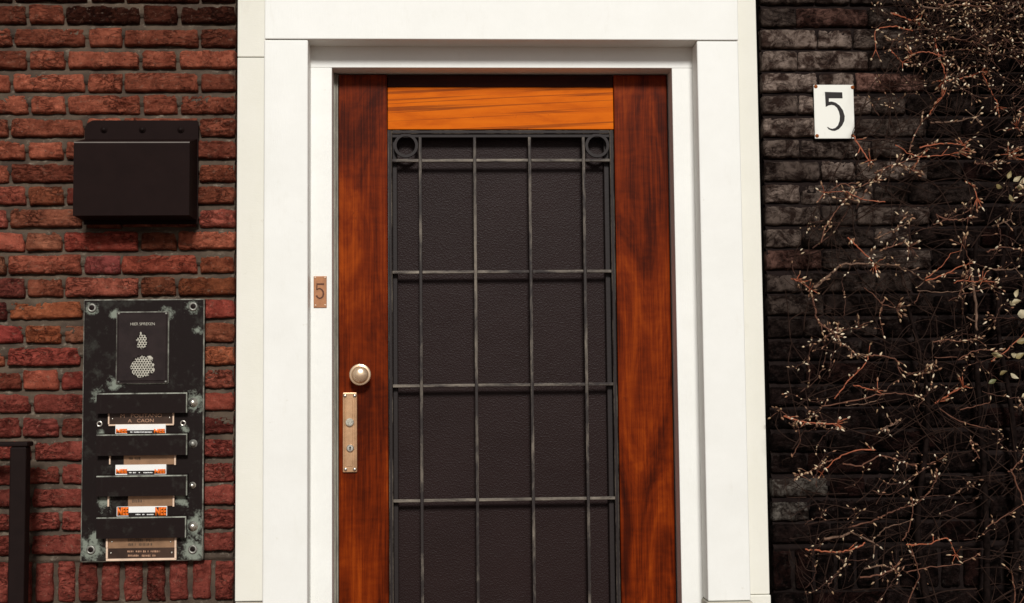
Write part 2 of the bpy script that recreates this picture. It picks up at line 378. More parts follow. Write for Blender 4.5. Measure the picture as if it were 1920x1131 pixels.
def brick_wall(name, label, xa, xb, mats, colour, left, prot):
    bm = BM(); tint = bm.loops.layers.float_color.new('tint'); sd_ = 0
    ztop, k0, k1 = ZR0, -14, 24
    hb = 35.4*PXM
    zrow_bot = PZ(250, 1127, 0); zrow_top = PZ(250, 1052, 0)
    rows = [(k, ZR0-k*PITCHZ) for k in range(k0, k1)]
    low = []; z = zrow_bot-PITCHZ*.62; k = 40
    while z > 0.02: low.append((k, z)); z -= PITCHZ; k += 1
    A = [(64, 8), (137, 6), (62, 10), (132, 8), (62, 9), (134, 8), (62, 9), (134, 8)]
    B = [(103, 9), (62, 9), (135, 8), (62, 8), (134, 9), (62, 8), (134, 8), (62, 8)]
    A2 = [(56, 9), (163, 7), (135, 9), (58, 8), (62, 9), (134, 8), (62, 9), (134, 8)]
    for k, z in rows+low:
        if left: pat = (B if k % 2 == 0 else A) if k < 17 or k >= 40 else (B if k % 2 == 0 else A2); sp = courses_to_spans(xb, xa, pat, -1)
        else: sp = courses_to_spans(xa, xb, [(a+3.5, b-3.5) for a, b in ((B if k % 2 else A))], 1)
        wob = random.uniform(-.0012, .0012)
        for x0, x1 in sp:
            if left: x0 = max(x0, xa)
            else: x1 = min(x1, xb)
            if x1-x0 < .015: continue
            sd_ += 1; zz = z+wob+random.uniform(-.0012, .0012); hh = (hb if left else hb*1.06)*random.uniform(.94, 1.04)
            xc = (x0+x1)/2; vis = visible(x0, z) or visible(x1, z)
            add_brick(bm, tint, x0, x1, zz-hh/2, zz+hh/2, colour(xc, z, k), 1. if left else .8, vis, sd_)
    # soldier course at the plinth
    sp = []; x = xb if left else xa
    while (x > xa) if left else (x < xb):
        w_ = random.uniform(29, 33)*PXM; sp.append((x-w_, x) if left else (x, x+w_)); x += (-1 if left else 1)*(w_+random.uniform(8.5, 10.5)*PXM)
    for x0, x1 in sp:
        sd_ += 1; add_brick(bm, tint, x0, x1, zrow_bot+random.uniform(-.002, .002), zrow_top-random.uniform(-.002, .006), colour((x0+x1)/2, zrow_bot, 30), 1., True, sd_)
    bmesh.ops.recalc_face_normals(bm, faces=list(bm.faces))
    # mortar bed
    mb_faces = []
    zt = ZR0+14.5*PITCHZ; st = .0045
    vx0, vx1 = prot
    def dep(z_):           # each bed joint slopes: flush on the brick below, deep under the brick above
        t = ((z_-ZR0)/PITCHZ) % 1.
        return .0048+.0115*smoothstep(.38, .62, t) if z_ > zrow_top else .013
    def grid(xs, zs):
        vs = [[bm.verts.new((x, dep(z_)+.0022*fbm(Vector((x*38, 2, z_*38)), 2)+.0035*max(0, noise.noise(Vector((x*11, 5, z_*11)))), z_)) for x in xs] for z_ in zs]
        for j in range(len(zs)-1):
            for i in range(len(xs)-1):
                f = bm.faces.new((vs[j][i], vs[j][i+1], vs[j+1][i+1], vs[j+1][i])); f.material_index = 1; f.smooth = True
    lin = lambda a, b, s: [a+(b-a)*i/max(1, int((b-a)/s)) for i in range(max(1, int((b-a)/s))+1)]
    zv0, zv1 = .60, 2.32
    grid(lin(vx0, vx1, st), lin(zv0, zv1, st))
    for (a, b, c, d) in ((xa, vx0, 0, zt), (vx1, xb, 0, zt), (vx0, vx1, 0, zv0), (vx0, vx1, zv1, zt)):
        if b-a > .001: grid(lin(a, b, .05), lin(c, d, .05))
    # body of the wall behind the pointing
    x_a, x_b = xa, xb
    t = BM(); box(t, x_a, x_b, .034, .23, 0, zt, mi=1); join(bm, t)
    o = obj(name, bm, mats, loc=((xa+xb)/2, 0, 0)); tag(o, label, 'wall'); return o

def red_colour(x, z, k):
    f = min(1, max(0, (k-2)/20)); hot = (.315, .092, .052); cold = (.235, .056, .040)
    c = [a+(b-a)*smoothstep(.35, .75, f+random.uniform(-.25, .25)) for a, b in zip(hot, cold)]
    m = random.choice([.6, .8, .95, 1.05, 1.1, 1.25]); 
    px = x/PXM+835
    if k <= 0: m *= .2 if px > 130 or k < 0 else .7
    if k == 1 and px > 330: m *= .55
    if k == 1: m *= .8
    return [v*m for v in c]
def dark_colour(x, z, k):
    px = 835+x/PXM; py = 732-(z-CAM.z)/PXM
    # the old paler bricks survive in a ragged patch beside the number plate, the rest is dark brick with the plant's shade painted in
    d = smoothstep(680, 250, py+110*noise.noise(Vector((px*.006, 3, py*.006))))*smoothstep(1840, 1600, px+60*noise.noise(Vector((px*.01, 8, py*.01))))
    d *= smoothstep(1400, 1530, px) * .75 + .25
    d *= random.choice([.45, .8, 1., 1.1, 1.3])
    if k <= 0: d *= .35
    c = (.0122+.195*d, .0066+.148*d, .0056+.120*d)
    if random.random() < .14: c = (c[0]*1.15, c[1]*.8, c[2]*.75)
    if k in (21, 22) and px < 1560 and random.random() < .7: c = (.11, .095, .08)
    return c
XL = PX(438, 600, 0); XRt = PX(1441, 600, 0)
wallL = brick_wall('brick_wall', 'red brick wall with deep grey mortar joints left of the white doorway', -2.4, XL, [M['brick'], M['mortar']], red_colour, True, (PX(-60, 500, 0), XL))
wallR = brick_wall('brick_wall', 'dark brick wall with painted-in plant shade right of the doorway behind the climbing plant', XRt, 2.6, [M['darkbrick'], M['darkmortar']], dark_colour, False, (XRt, PX(1985, 500, 0)))

# ---------------------------------------------------------------- white door surround
YP, YI, YD = -.065, .005, .070
zl = PZ(940, 75.5, YP); zp = PZ(1370, 1127, YP)
ds = thing('door_surround', 'white painted stone and timber surround framing the red wooden door', 'door frame', (PX(945, 600, 0), 0, 0))
pl0, pl1 = PX(493.5, 600, YP), PX(577, 600, YP); pr0, pr1 = PX(1317, 600, YP), PX(1396, 600, YP)
bm = BM(); box(bm, PX(496.5, 40, YP), PX(1383.5, 40, YP), YP-.003, .16, zl+.0012, 2.9, .0022); obj('lintel', bm, M['white'], ds)
for a, b in ((pl0, pl1), (pr0, pr1)):
    bm = BM(); box(bm, a, b, YP, .16, zp, zl-.0005, .0035, 3); obj('pilaster', bm, M['white'], ds)
    bm = BM(); box(bm, a-.004, b+.004, YP-.006, .16, 0, zp-.0015, .004); obj('plinth_block', bm, M['plinth'], ds)
# flat bands outside the pilasters
bl0 = PX(443, 600, -.004); zj = PZ(466, 107.5, -.004); zb = PZ(466, 1127.5, -.004)
bm = BM(); box(bm, bl0, pl0+.01, -.005, .16, zb, zj-.0011, .002); box(bm, bl0, pl0+.01, -.005, .16, zj+.0011, 2.9, .002); obj('side_band', bm, M['cream'], ds)
bm = BM(); box(bm, bl0, pl0+.01, .001, .16, 0, zb-.001, .002); obj('band_foot', bm, M['plinth'], ds)
br1 = PX(1431, 600, -.004); zbr = PZ(1425, 1115, -.004)
bm = BM(); box(bm, pr1-.01, br1, -.005, .16, zbr+.001, 2.9, .002); obj('side_band', bm, M['cream'], ds)
bm = BM(); box(bm, pr1-.009, br1+.002, -.009, .16, 0, zbr-.0005, .003); obj('band_foot', bm, M['cream'], ds)
# timber inner frame
i0 = PX(622.5, 600, YI); i1 = PX(1268.5, 600, YI); zi = PZ(940, 127.5, YI)
bm = BM()
for a, b in ((pl1-.02, i0), (i1, pr0+.02)): box(bm, a, b, YI, .15, 0, zi, .0018)
box(bm, pl1-.02, pr0+.02, YI+.0006, .15, zi+.0004, zl+.03, .0018)
obj('timber_frame', bm, M['white'], ds)
bm = BM(); box(bm, i0+.001, i0+.028, .124, .15, 0, zi); box(bm, i1-.028, i1-.001, .124, .15, 0, zi); box(bm, i0, i1, .124, .15, zi-.03, zi-.001); obj('rebate', bm, M['black'], ds)
s0, s1 = PX(626, 600, .062), PX(634, 600, .062)
bm = BM(); box(bm, s0, s0+(s1-s0)*.48, .062, .12, .02, zi-.003, .0012); box(bm, s0+(s1-s0)*.54, s1, .064, .12, .02, zi-.003, .0012); obj('weather_strip', bm, M['seal'], ds)
zseal = zi

# ---------------------------------------------------------------- the door
d0, d1 = PX(635, 600, YD), i1-.004; dt = zi-.003; zr = PZ(940, 164, YD)
fd = thing('front_door', 'varnished red wooden front door with a dark glazed panel behind iron bars', 'door', ((d0+d1)/2, YD, .02))
st0 = PX(728, 600, YD); st1 = PX(1156.5, 600, YD); zo = PZ(940, 242.5, YD)
for a, b in ((d0, st0-.0012), (st1+.0012, d1)):
    bm = BM(); box(bm, a, b, YD, .118, .02, dt, .002); obj('stile', bm, M['wood'], fd)
bm = BM(); box(bm, st0+.0004, st1-.0004, YD+.0025, .118, zr+.001, dt, .0015); obj('head_rail', bm, M['headwood'], fd)
bm = BM(); box(bm, st0+.0004, st1-.0004, YD+.0015, .118, zo, zr, .0015); obj('top_rail', bm, M['orange'], fd, label='unvarnished orange top rail')
bm = BM(); box(bm, st0+.0004, st1-.0004, YD+.0015, .118, .02, .30, .0015); obj('bottom_rail', bm, M['wood'], fd)
# steel casement round the glass
bm = BM(); w_ = .0115
box(bm, st0+.001, st0+w_, YD+.004, .118, .301, zo-.001, .0022, 1, 0, 1); box(bm, st1-w_, st1-.001, YD+.004, .118, .301, zo-.001, .0022, 1, 0, 1)
box(bm, st0+w_+.0003, st1-w_-.0003, YD+.0045, .118, zo-w_, zo-.001, .0022, 1, 0, 1); box(bm, st0+w_+.0003, st1-w_-.0003, YD+.0045, .118, .301, .301+w_, .0022, 1, 0, 1)
obj('glass_frame', bm, [M['darksteel'], M['steel']], fd)
GY = .117
bm = BM(); box(bm, st0+w_-.001, st1-w_+.001, GY, GY+.006, .305, zo-w_+.001); gp = obj('glass_pane', bm, M['glass'], fd)
# glazing bead inside the frame, its inner arris rubbed pale
bm = BM(); bx0, bx1 = PX(746, 600, .1), PX(1136, 600, .1)
for a, b in ((st0+w_, bx0), (bx1, st1-w_)): box(bm, a, b, .096, GY-.0005, .313, zo-w_-.001, .0018, 1, 0, 1)
obj('glazing_bead', bm, [M['darksteel'], M['darksteel']], fd)
gr = None
bars = BM(); YB = YD+.0055
grille = BM(); hz_px = [(940, 300.5), (940, 509.5), (940, 722), (940, 937)]
zs = [PZ(a, b, YB) for a, b in hz_px]; zs.append(zs[-1]-(zs[2]-zs[3])); zs.append(zs[-1]-(zs[2]-zs[3])); zs = [z for z in zs if z > .33]
vx = [PX(x, 600, YB) for x in (789.5, 892.5, 996.5, 1098.5)]
gt = BM(); box(gt, st0+w_, st1-w_, YB+.004, YB+.014, zo-.021, zo-w_-.0005, .001); gr = obj('grille', gt, M['darksteel'], fd)
hw = .0041
for x in vx:
    bm = BM(); n_ = 40; za, zb_ = .313, zo-.0205
    box(bm, x-hw, x+hw, YB, YB+.012, za, zb_, .0012)
    obj('bar', bm, M['steel'], gr)
xs_ = [st0+w_]+vx+[st1-w_]
for z in zs:
    bm = BM()
    for a, b in zip(xs_, xs_[1:]):
        box(bm, a+(hw+.0004 if a != xs_[0] else 0), b-(hw+.0004 if b != xs_[-1] else 0), YB+.001, YB+.012, z-.0040, z+.0040, .0012)
    obj('crossbar', bm, M['steel_flat'], gr)
for px in (761, 1120):
    c = P(px, 272.5, YB); bm = BM(); r0, r1 = .0258, .0335
    lathe(bm, c.x, c.z, [(r0, YB+.002), (r1, YB+.002), (r1, YB+.012), (r0, YB+.012), (r0, YB+.002)], 48); obj('ring', bm, M['darksteel'], gr, label='round iron ring in the top corner')
# knob
c = P(675, 702.5, YD-.04)
bm = BM(); k = .0293
lathe(bm, c.x, c.z, [(0, YD+.001), (.024, YD+.001), (.024, YD-.004), (.015, YD-.008), (.013, YD-.024), (.020, YD-.029), (k*.96, YD-.033), (k, YD-.0365), (k*.97, YD-.0395), (k*.88, YD-.0402), (k*.80, YD-.0398), *[(k*.77*math.cos(q_), YD-.0405-.0135*math.sin(q_)) for q_ in [R(90)*i_/10 for i_ in range(11)]]], 48)
obj('door_knob', bm, M['knob'], fd, True)
# lock plate
lp = [(642, 736), (670, 736), (670, 886), (642, 886)]
a = P(642.5, 811, YD-.006); b = P(669.5, 811, YD-.006); z0, z1 = PZ(656, 886, YD-.006), PZ(656, 736, YD-.006)
bm = BM(); box(bm, a.x, b.x, YD-.0065, YD+.001, z0, z1, .0022, 3)
box(bm, a.x+.0085, a.x+.0275, YD-.0078, YD-.006, z0+.016, z1-.016, .0008, 1)
box(bm, a.x+.0045, a.x+.0065, YD-.0085, YD-.006, z0+.012, z1-.012, .0008, 1); box(bm, b.x-.0075, b.x-.0045, YD-.0085, YD-.006, z0+.012, z1-.012, .0008, 1)
lk = obj('lock_plate', bm, M['brass'], fd)
for px, py in ((647, 742), (665, 742), (648, 880), (665, 880)):
    q = P(px, py, YD-.008); bm = BM(); lathe(bm, q.x, q.z, [(0, YD-.0115), (.003, YD-.0110), (.0048, YD-.009), (.005, YD-.0062)], 16); obj('screw', bm, M['nickel'], lk, True)
q = P(655.5, 792, YD-.012); bm = BM(); lathe(bm, q.x, q.z, [(0, YD-.0150), (.0088, YD-.0150), (.0108, YD-.0135), (.0112, YD-.0075)], 24); obj('lock_button', bm, M['whiteworn'], lk)
q = P(656.5, 840.5, YD-.012); bm = BM(); lathe(bm, q.x, q.z, [(0, YD-.0140), (.008, YD-.0138), (.0098, YD-.0122), (.0102, YD-.0075)], 24)
ky = BM(); prism(ky, [(q.x-.0011, q.z-.0055), (q.x+.0011, q.z-.0055), (q.x+.0014, q.z+.0005), (q.x+.0026, q.z+.003), (q.x, q.z+.0052), (q.x-.0026, q.z+.003), (q.x-.0014, q.z+.0005)], YD-.0152, YD-.0136, 1)
join(bm, ky); obj('lock_cylinder', bm, [M['nickel'], M['hole']], lk)

# small copper number plate on the frame
a = P(588, 518, YI-.003); b = P(612.5, 577, YI-.003)
npl = thing('number_plate', 'small copper house number plate engraved with a 5 on the white frame beside the door', 'number plate', ((a.x+b.x)/2, YI, b.z))
bm = BM(); box(bm, a.x, b.x, YI-.003, YI+.001, b.z, a.z, .0012); obj('plate', bm, M['copper'], npl)
def pxz(l, Y, s, ox, oy): return [(PX(ox+x*s, oy+y*s, Y), PZ(ox+x*s, oy+y*s, Y)) for x, y in l]
S = 80/905
bm = BM(); yq = YI-.0036
bowl = [(268, 492), (300, 470), (335, 465), (375, 485), (405, 530), (412, 580), (398, 635), (365, 665), (330, 672), (290, 655), (262, 612)]
prism(bm, pxz(ribbon([(262, 372), (428, 372)], 36), yq, S, 570, 500), yq, YI-.001)
prism(bm, pxz(ribbon([(276, 352), (268, 495)], 24), yq-.0002, S, 570, 500), yq-.0002, YI-.001)
prism(bm, pxz(ribbon(bowl, [20, 24, 28, 30, 36, 36, 34, 30, 28, 28, 40]), yq-.0004, S, 570, 500), yq-.0004, YI-.001)
obj('digit', bm, M['copperdark'], npl)
for px, py in ((591, 520.5), (609.5, 520.5), (591.5, 572.5), (609.5, 572)):
    q = P(px, py, YI-.004); bm = BM(); lathe(bm, q.x, q.z, [(0, YI-.0055), (.0017, YI-.0050), (.0026, YI-.0028)], 12); obj('screw', bm, M['copperlight'], npl, True)

# enamel number plate on the dark wall
YE = -.012
a = P(1525.5, 159, YE); b = P(1603, 260, YE)
en = thing('number_plate', 'white enamel house number plate with a large black 5 on the dark brick wall', 'number plate', ((a.x+b.x)/2, YE, b.z))
bm = BM(); box(bm, a.x, b.x, YE, YE+.004, b.z, a.z, .0014, 2); obj('plate', bm, M['enamel'], en)
five = [(378,262),(510,266),(640,268),(645,358),(438,358),(437,412),(480,408),(540,425),(600,470),(650,540),(678,630),(672,700),(640,770),(590,825),(530,852),(480,847),(435,827),(410,795),(424,795),(450,812),(490,822),(535,808),(575,770),(600,700),(605,630),(590,560),(560,500),(520,466),(480,457),(430,467),(390,490)]
bm = BM(); prism(bm, pxz(five, YE-.0006, 140/1131, 1500, 140), YE-.0008, YE+.001); obj('digit', bm, M['blackink'], en)
for px, py in ((1529.5, 162.5), (1598.5, 164), (1532, 255), (1599, 254.5)):
    q = P(px, py, YE); bm = BM(); lathe(bm, q.x, q.z, [(0, YE-.003), (.0025, YE-.0025), (.0038, YE-.0008), (.0052, YE-.0004), (.0052, YE+.001)], 14); obj('screw', bm, M['rust'], en, True)

# ---------------------------------------------------------------- black hooded box
YH = -.110
hx0, hx1 = PX(137.5, 330, YH), PX(355, 330, YH); hz0, hz1 = PZ(245, 404, YH), PZ(245, 266, YH)
bp0, bp1 = PX(159, 250, -.008), PX(372, 250, -.008); bz1 = PZ(265, 226, -.008)
vb = thing('letter_box', 'matt black metal box with a bolted back plate hung on the red bricks', 'wall box', ((hx0+hx1)/2, 0, hz0))
bm = BM(); zbk = hz1+.036
prs = [(bp0, hz0-.01), (bp1, hz0-.01), (bp1, bz1-.004), (bp1-.004, bz1), (bp0+.02, bz1), (bp0+.006, bz1-.008), (bp0, bz1-.022)]
prism(bm, prs, -.0085, -.0045); obj('back_plate', bm, M['black'], vb)
bm = BM()
# sloping lid, closed sides, open below
v = {}
pts = [(hx0, YH, hz0), (hx1, YH, hz0), (hx1, YH, hz1), (hx0, YH, hz1), (hx0, -.0087, hz0), (hx1, -.0087, hz0), (hx1, -.0087, zbk-.009), (hx0, -.0087, zbk-.009)]
vs = [bm.verts.new(p) for p in pts]
for f in ((0,1,2,3), (3,2,6,7), (0,3,7,4), (1,5,6,2), (5,4,7,6), (0,4,5,1)): bm.faces.new([vs[i] for i in f])
bmesh.ops.recalc_face_normals(bm, faces=list(bm.faces))
r = bmesh.ops.bevel(bm, geom=[e for e in bm.edges if abs(e.verts[0].co.y-YH) < 1e-5 and abs(e.verts[1].co.y-YH) < 1e-5 and abs(e.verts[0].co.z-hz1) < 1e-5 and abs(e.verts[1].co.z-hz1) < 1e-5], offset=.0028, segments=2, affect='EDGES', profile=.5)
for f in r['faces']: f.material_index = 1
obj('box_body', bm, [M['black'], M['blackedge']], vb)
for px in (195, 267, 339):
    q = P(px, 243, -.009); bm = BM(); lathe(bm, q.x, q.z, [(0, -.0145), (.003, -.0145), (.0055, -.012), (.0058, -.0105), (.0095, -.0102), (.0098, -.0083)], 18); obj('bolt', bm, M['iron'], vb, True)

# ---------------------------------------------------------------- intercom and letter slot panel
YF = -.022
p0, p1 = PX(153.5, 800, YF), PX(382, 800, YF); pz0, pz1 = PZ(267, 1053, YF), PZ(267, 561, YF)
pn = thing('mailbox_panel', 'tarnished bronze panel of intercom, bell buttons and four letter slots on the red bricks', 'mailbox', ((p0+p1)/2, 0, pz0))
po = org(pn)
def lxz(px, py, Y=YF): q = P(px, py, Y)-po; return q.x, q.z
def spot(px, py, rpx): x, z = lxz(px, py); return (x, z, rpx*PXM)
GREEN = (.25, .275, .225); DK = (.011, .0068, .0062)
M['panel'] = bronze_mat('blackened_bronze', DK, GREEN, [spot(172, 1033, 26), spot(180, 1010, 18), spot(365, 1034, 30), spot(363, 985, 26), spot(364, 752, 22), spot(182, 742, 14), spot(215, 588, 12), spot(312, 590, 14), spot(216, 720, 14), spot(362, 577, 14), spot(172, 580, 13), spot(195, 941, 16), spot(340, 935, 16), spot(345, 805, 10), spot(372, 620, 10), spot(190, 812, 8)], .13)
M['hood'] = bronze_mat('blackened_bronze_hood', (.0115, .0066, .006), GREEN, [], .08)
M['patina'] = worn_mat('pale_worn_edge', (.045, .04, .034), (.40, .41, .34), .36, .58)
M['patina_dim'] = worn_mat('dim_worn_edge', (.05, .044, .036), (.36, .36, .30), .38, .62)
bm = BM(); box(bm, p0, p1, YF, -.003, pz0, pz1, .0030, 1, 0, 1); obj('panel_plate', bm, [M['panel'], M['patina_dim']], pn)
def ring_bolt(px, py, r, mat, name='bolt', dome=.006, washer=True):
    q = P(px, py, YF); bm = BM(); y = YF
    if washer: lathe(bm, q.x, q.z, [(r*.55, y-dome*.55), (r*.7, y-dome*.8), (r*.9, y-dome*.7), (r, y-dome*.3), (r*1.02, y+.001)], 20, 0); lathe(bm, q.x, q.z, [(0, y-dome*.62), (r*.3, y-dome*.6), (r*.56, y-dome*.35)], 16, 1)
    else: lathe(bm, q.x, q.z, [(0, y-dome), (r*.5, y-dome*.9), (r*.85, y-dome*.5), (r, y+.001)], 20, 0)
    return obj(name, bm, [mat, M['iron']], pn, True)
M['bolt'] = plain_mat('bolt_metal', (.26, .25, .22), .45, .5, .5, .5, 120)
for px, py in ((172.5, 577.5), (362.5, 575), (170.5, 1031), (361.5, 1030)): ring_bolt(px, py, .0120, M['bolt'])
for px, py in ((187, 795), (343.5, 793.5)): ring_bolt(px, py, .0080, M['nickel'], 'screw', .004)
for i, (px, py) in enumerate(((362, 755), (362, 832), (361, 910), (361.5, 987))):
    q = P(px, py, YF); bm = BM(); r = (.0085, .0075, .006, .009)[i]
    lathe(bm, q.x, q.z, [(0, YF-.011), (r*.55, YF-.0105), (r*.9, YF-.008), (r, YF-.004), (r*1.02, YF-.0005), (r*1.5, YF-.0003), (r*1.5, YF+.001)], 20); obj('bell_button', bm, M['nickel'] if i != 1 else M['bolt'], pn, True)
# speaker plate
a = P(218, 584.5, YF-.004); b = P(316, 720, YF-.004)
bm = BM(); box(bm, a.x, b.x, YF-.0045, YF+.001, b.z, a.z, .0026, 1, 0, 1)
box(bm, a.x+.006, b.x-.006, YF-.0062, YF-.004, b.z+.008, a.z-.006, .0015, 1, 0, 0)
M['spk'] = plain_mat('speaker_plate_bronze', (.021, .0135, .013), .6, .12, 0., .25, 30)
sp = obj('speaker_plate', bm, [M['spk'], M['patina_dim']], pn)
YS = YF-.0062
for px, py in ((223, 588.5), (311.5, 588), (222, 716.5), (310.5, 716)):
    q = P(px, py, YS); bm = BM(); lathe(bm, q.x, q.z, [(0, YS-.0026), (.002, YS-.0022), (.0034, YS+.001)], 12); obj('screw', bm, M['bolt'], sp, True)
text('lettering', 'HIER SPREKEN', 267.5, 607.5, 5.2, YS-.0002, M['whiteworn'], sp, 45)
def blob(bm, cx, cz, rx, rz, y0, y1, seed, rag=.25, mi=0):
    prism(bm, [(cx+rx*math.cos(t)*(1+rag*noise.noise(Vector((math.cos(t)*2.2+seed, math.sin(t)*2.2, 0)))), cz+rz*math.sin(t)*(1+rag*noise.noise(Vector((math.cos(t)*2.2+seed, math.sin(t)*2.2, 0))))) for t in [2*math.pi*i/36 for i in range(36)]], y0, y1, mi)
def dots(bm, cx, cz, rx, rz, step, r, y, seed):
    rnd = random.Random(seed); j = 0; z = -rz
    while z <= rz:
        x = -rx+(step/2 if j % 2 else 0)
        while x <= rx:
            if (x/rx)**2+(z/rz)**2 < 1: lathe(bm, cx+x, cz+z, [(0, y-.0004), (r*.9, y-.0004), (r, y+.0005)], 8)
            x += step
        z += step*.87; j += 1
q = P(266, 688, YS); bm = BM(); K = PXM
blob(bm, q.x, q.z, 20*K, 20*K, YS-.0004, YS+.001, 3, .35); blob(bm, q.x+14*K, q.z+15*K, 6*K, 6*K, YS-.0005, YS+.001, 9); blob(bm, q.x+19*K, q.z-6*K, 4.5*K, 6*K, YS-.0003, YS+.001, 5)
gs = obj('speaker_mesh', bm, M['whiteworn'], sp)
bm = BM(); dots(bm, q.x, q.z, 22*K, 22*K, 4.9*K, 1.6*K, YS-.0005, 1); obj('hole', bm, M['hole'], sp)
q = P(266, 640, YS); bm = BM(); blob(bm, q.x, q.z, 9.5*K, 14*K, YS-.0004, YS+.001, 13, .5); obj('speaker_mesh', bm, M['whiteworn'], sp)
bm = BM(); dots(bm, q.x, q.z, 12*K, 17*K, 5*K, 1.7*K, YS-.0005, 2); obj('hole', bm, M['hole'], sp)
# letter slots: hood, name plate, sticker
YHD = YF-.019
hoods = [(181, 350.5, 738, 774), (180.5, 350.5, 815.5, 853), (180.5, 350.5, 893, 929), (180.5, 348.5, 971, 1008)]
for x0_, x1_, y0_, y1_ in hoods:
    a = P(x0_, y0_, YHD); b = P(x1_, y1_, YHD); bm = BM()
    t = BM(); A_ = [(YHD, a.z), (YHD, b.z), (YHD+.0025, b.z), (YHD+.006, a.z-.006), (YF+.0005, a.z-.004), (YF+.0005, a.z+.003)]
    l = [t.verts.new((a.x, y, z)) for y, z in A_]; r = [t.verts.new((b.x, y, z)) for y, z in A_]
    t.faces.new(l); t.faces.new(r[::-1])
    for i in range(6): t.faces.new((l[i], r[i], r[(i+1) % 6], l[(i+1) % 6]))
    bmesh.ops.recalc_face_normals(t, faces=list(t.faces))
    es = [e for e in t.edges if all(abs(v.co.y-YHD) < 1e-5 for v in e.verts) and not all(abs(v.co.z-b.z) < 1e-5 for v in e.verts) and not all(abs(v.co.x-a.x) < 1e-5 for v in e.verts)]
    rr = bmesh.ops.bevel(t, geom=es, offset=.0026, segments=1, affect='EDGES')
    for f in rr['faces']: f.material_index = 1
    join(bm, t)
    for xx in (a.x, b.x-.003):           # cheeks of the hood
        box(bm, xx+.0003, xx+.0027, YHD+.0031, YF+.0003, b.z+.004, a.z-.0065)
    obj('slot_hood', bm, [M['hood'], M['patina']], pn)
YN = YF-.003
def worn_line(px0, px1, py, hpx, Y, mat, parent, seed, gap=1.1):
    """a line of lettering worn past reading: uneven short strokes"""
    r_ = random.Random(seed); bm = BM(); x = px0
    while x < px1:
        w = r_.uniform(.8, 2.6); t = r_.uniform(-.25, .1)*hpx; b_ = r_.uniform(-.1, .25)*hpx
        if r_.random() < .85:
            a = P(x, py-hpx/2-t*.5, Y); c_ = P(min(x+w, px1), py+hpx/2-b_*.5, Y); box(bm, a.x, c_.x, Y-.0004, Y+.0005, c_.z, a.z)
        x += w+r_.uniform(.6, 1.4)*gap
    return obj('lettering', bm, mat, parent)
def nameplate(x0_, x1_, y0_, y1_, mat, frame=True):
    a = P(x0_, y0_, YN); b = P(x1_, y1_, YN); bm = BM()
    box(bm, a.x, b.x, YN, YF+.001, b.z, a.z, .0008)
    o = obj('name_plate', bm, mat, pn)
    return o
n1 = nameplate(205, 325, 770, 796, M['nameplate_dark'])
text('lettering', 'M   POLITANO', 265, 779.3, 6.8, YN-.0003, M['plateletter'], n1, 77); text('lettering', 'A   CAON', 264, 788.8, 6.4, YN-.0003, M['plateletter'], n1, 48)
n2 = nameplate(232, 327.5, 846, 871, M['nameplate']); worn_line(242, 264, 860, 5, YN-.0002, M['plateletter_dark'], n2, 1)
n3 = nameplate(240, 323.5, 924, 949, M['nameplate']); worn_line(248, 270, 939.5, 5.5, YN-.0002, M['plateletter_dark'], n3, 2)
n4 = nameplate(203, 327, 1000, 1027, M['nameplate']); n5 = nameplate(203, 327, 1028, 1047.5, M['nameplate_dark'])
worn_line(240, 288, 1013, 6, YN-.0003, M['plateletter_dark'], n4, 3); worn_line(240, 288, 1021, 5, YN-.0003, M['plateletter_dark'], n4, 4)
worn_line(232, 300, 1034, 3.6, YN-.0003, M['plateletter'], n5, 5); worn_line(240, 292, 1042, 3.6, YN-.0003, M['plateletter'], n5, 6)
for pl_, pts_ in ((n1, ((211, 785.5), (318, 783.5))), (n4, ((210, 1016), (320, 1016))), (n5, ((208, 1037), (322, 1036)))):
    for px, py in pts_:
        q = P(px, py, YN); bm = BM(); lathe(bm, q.x, q.z, [(0, YN-.0022), (.0016, YN-.0018), (.0026, YN+.0005)], 10); obj('screw', bm, M['nickel'], pl_, True)
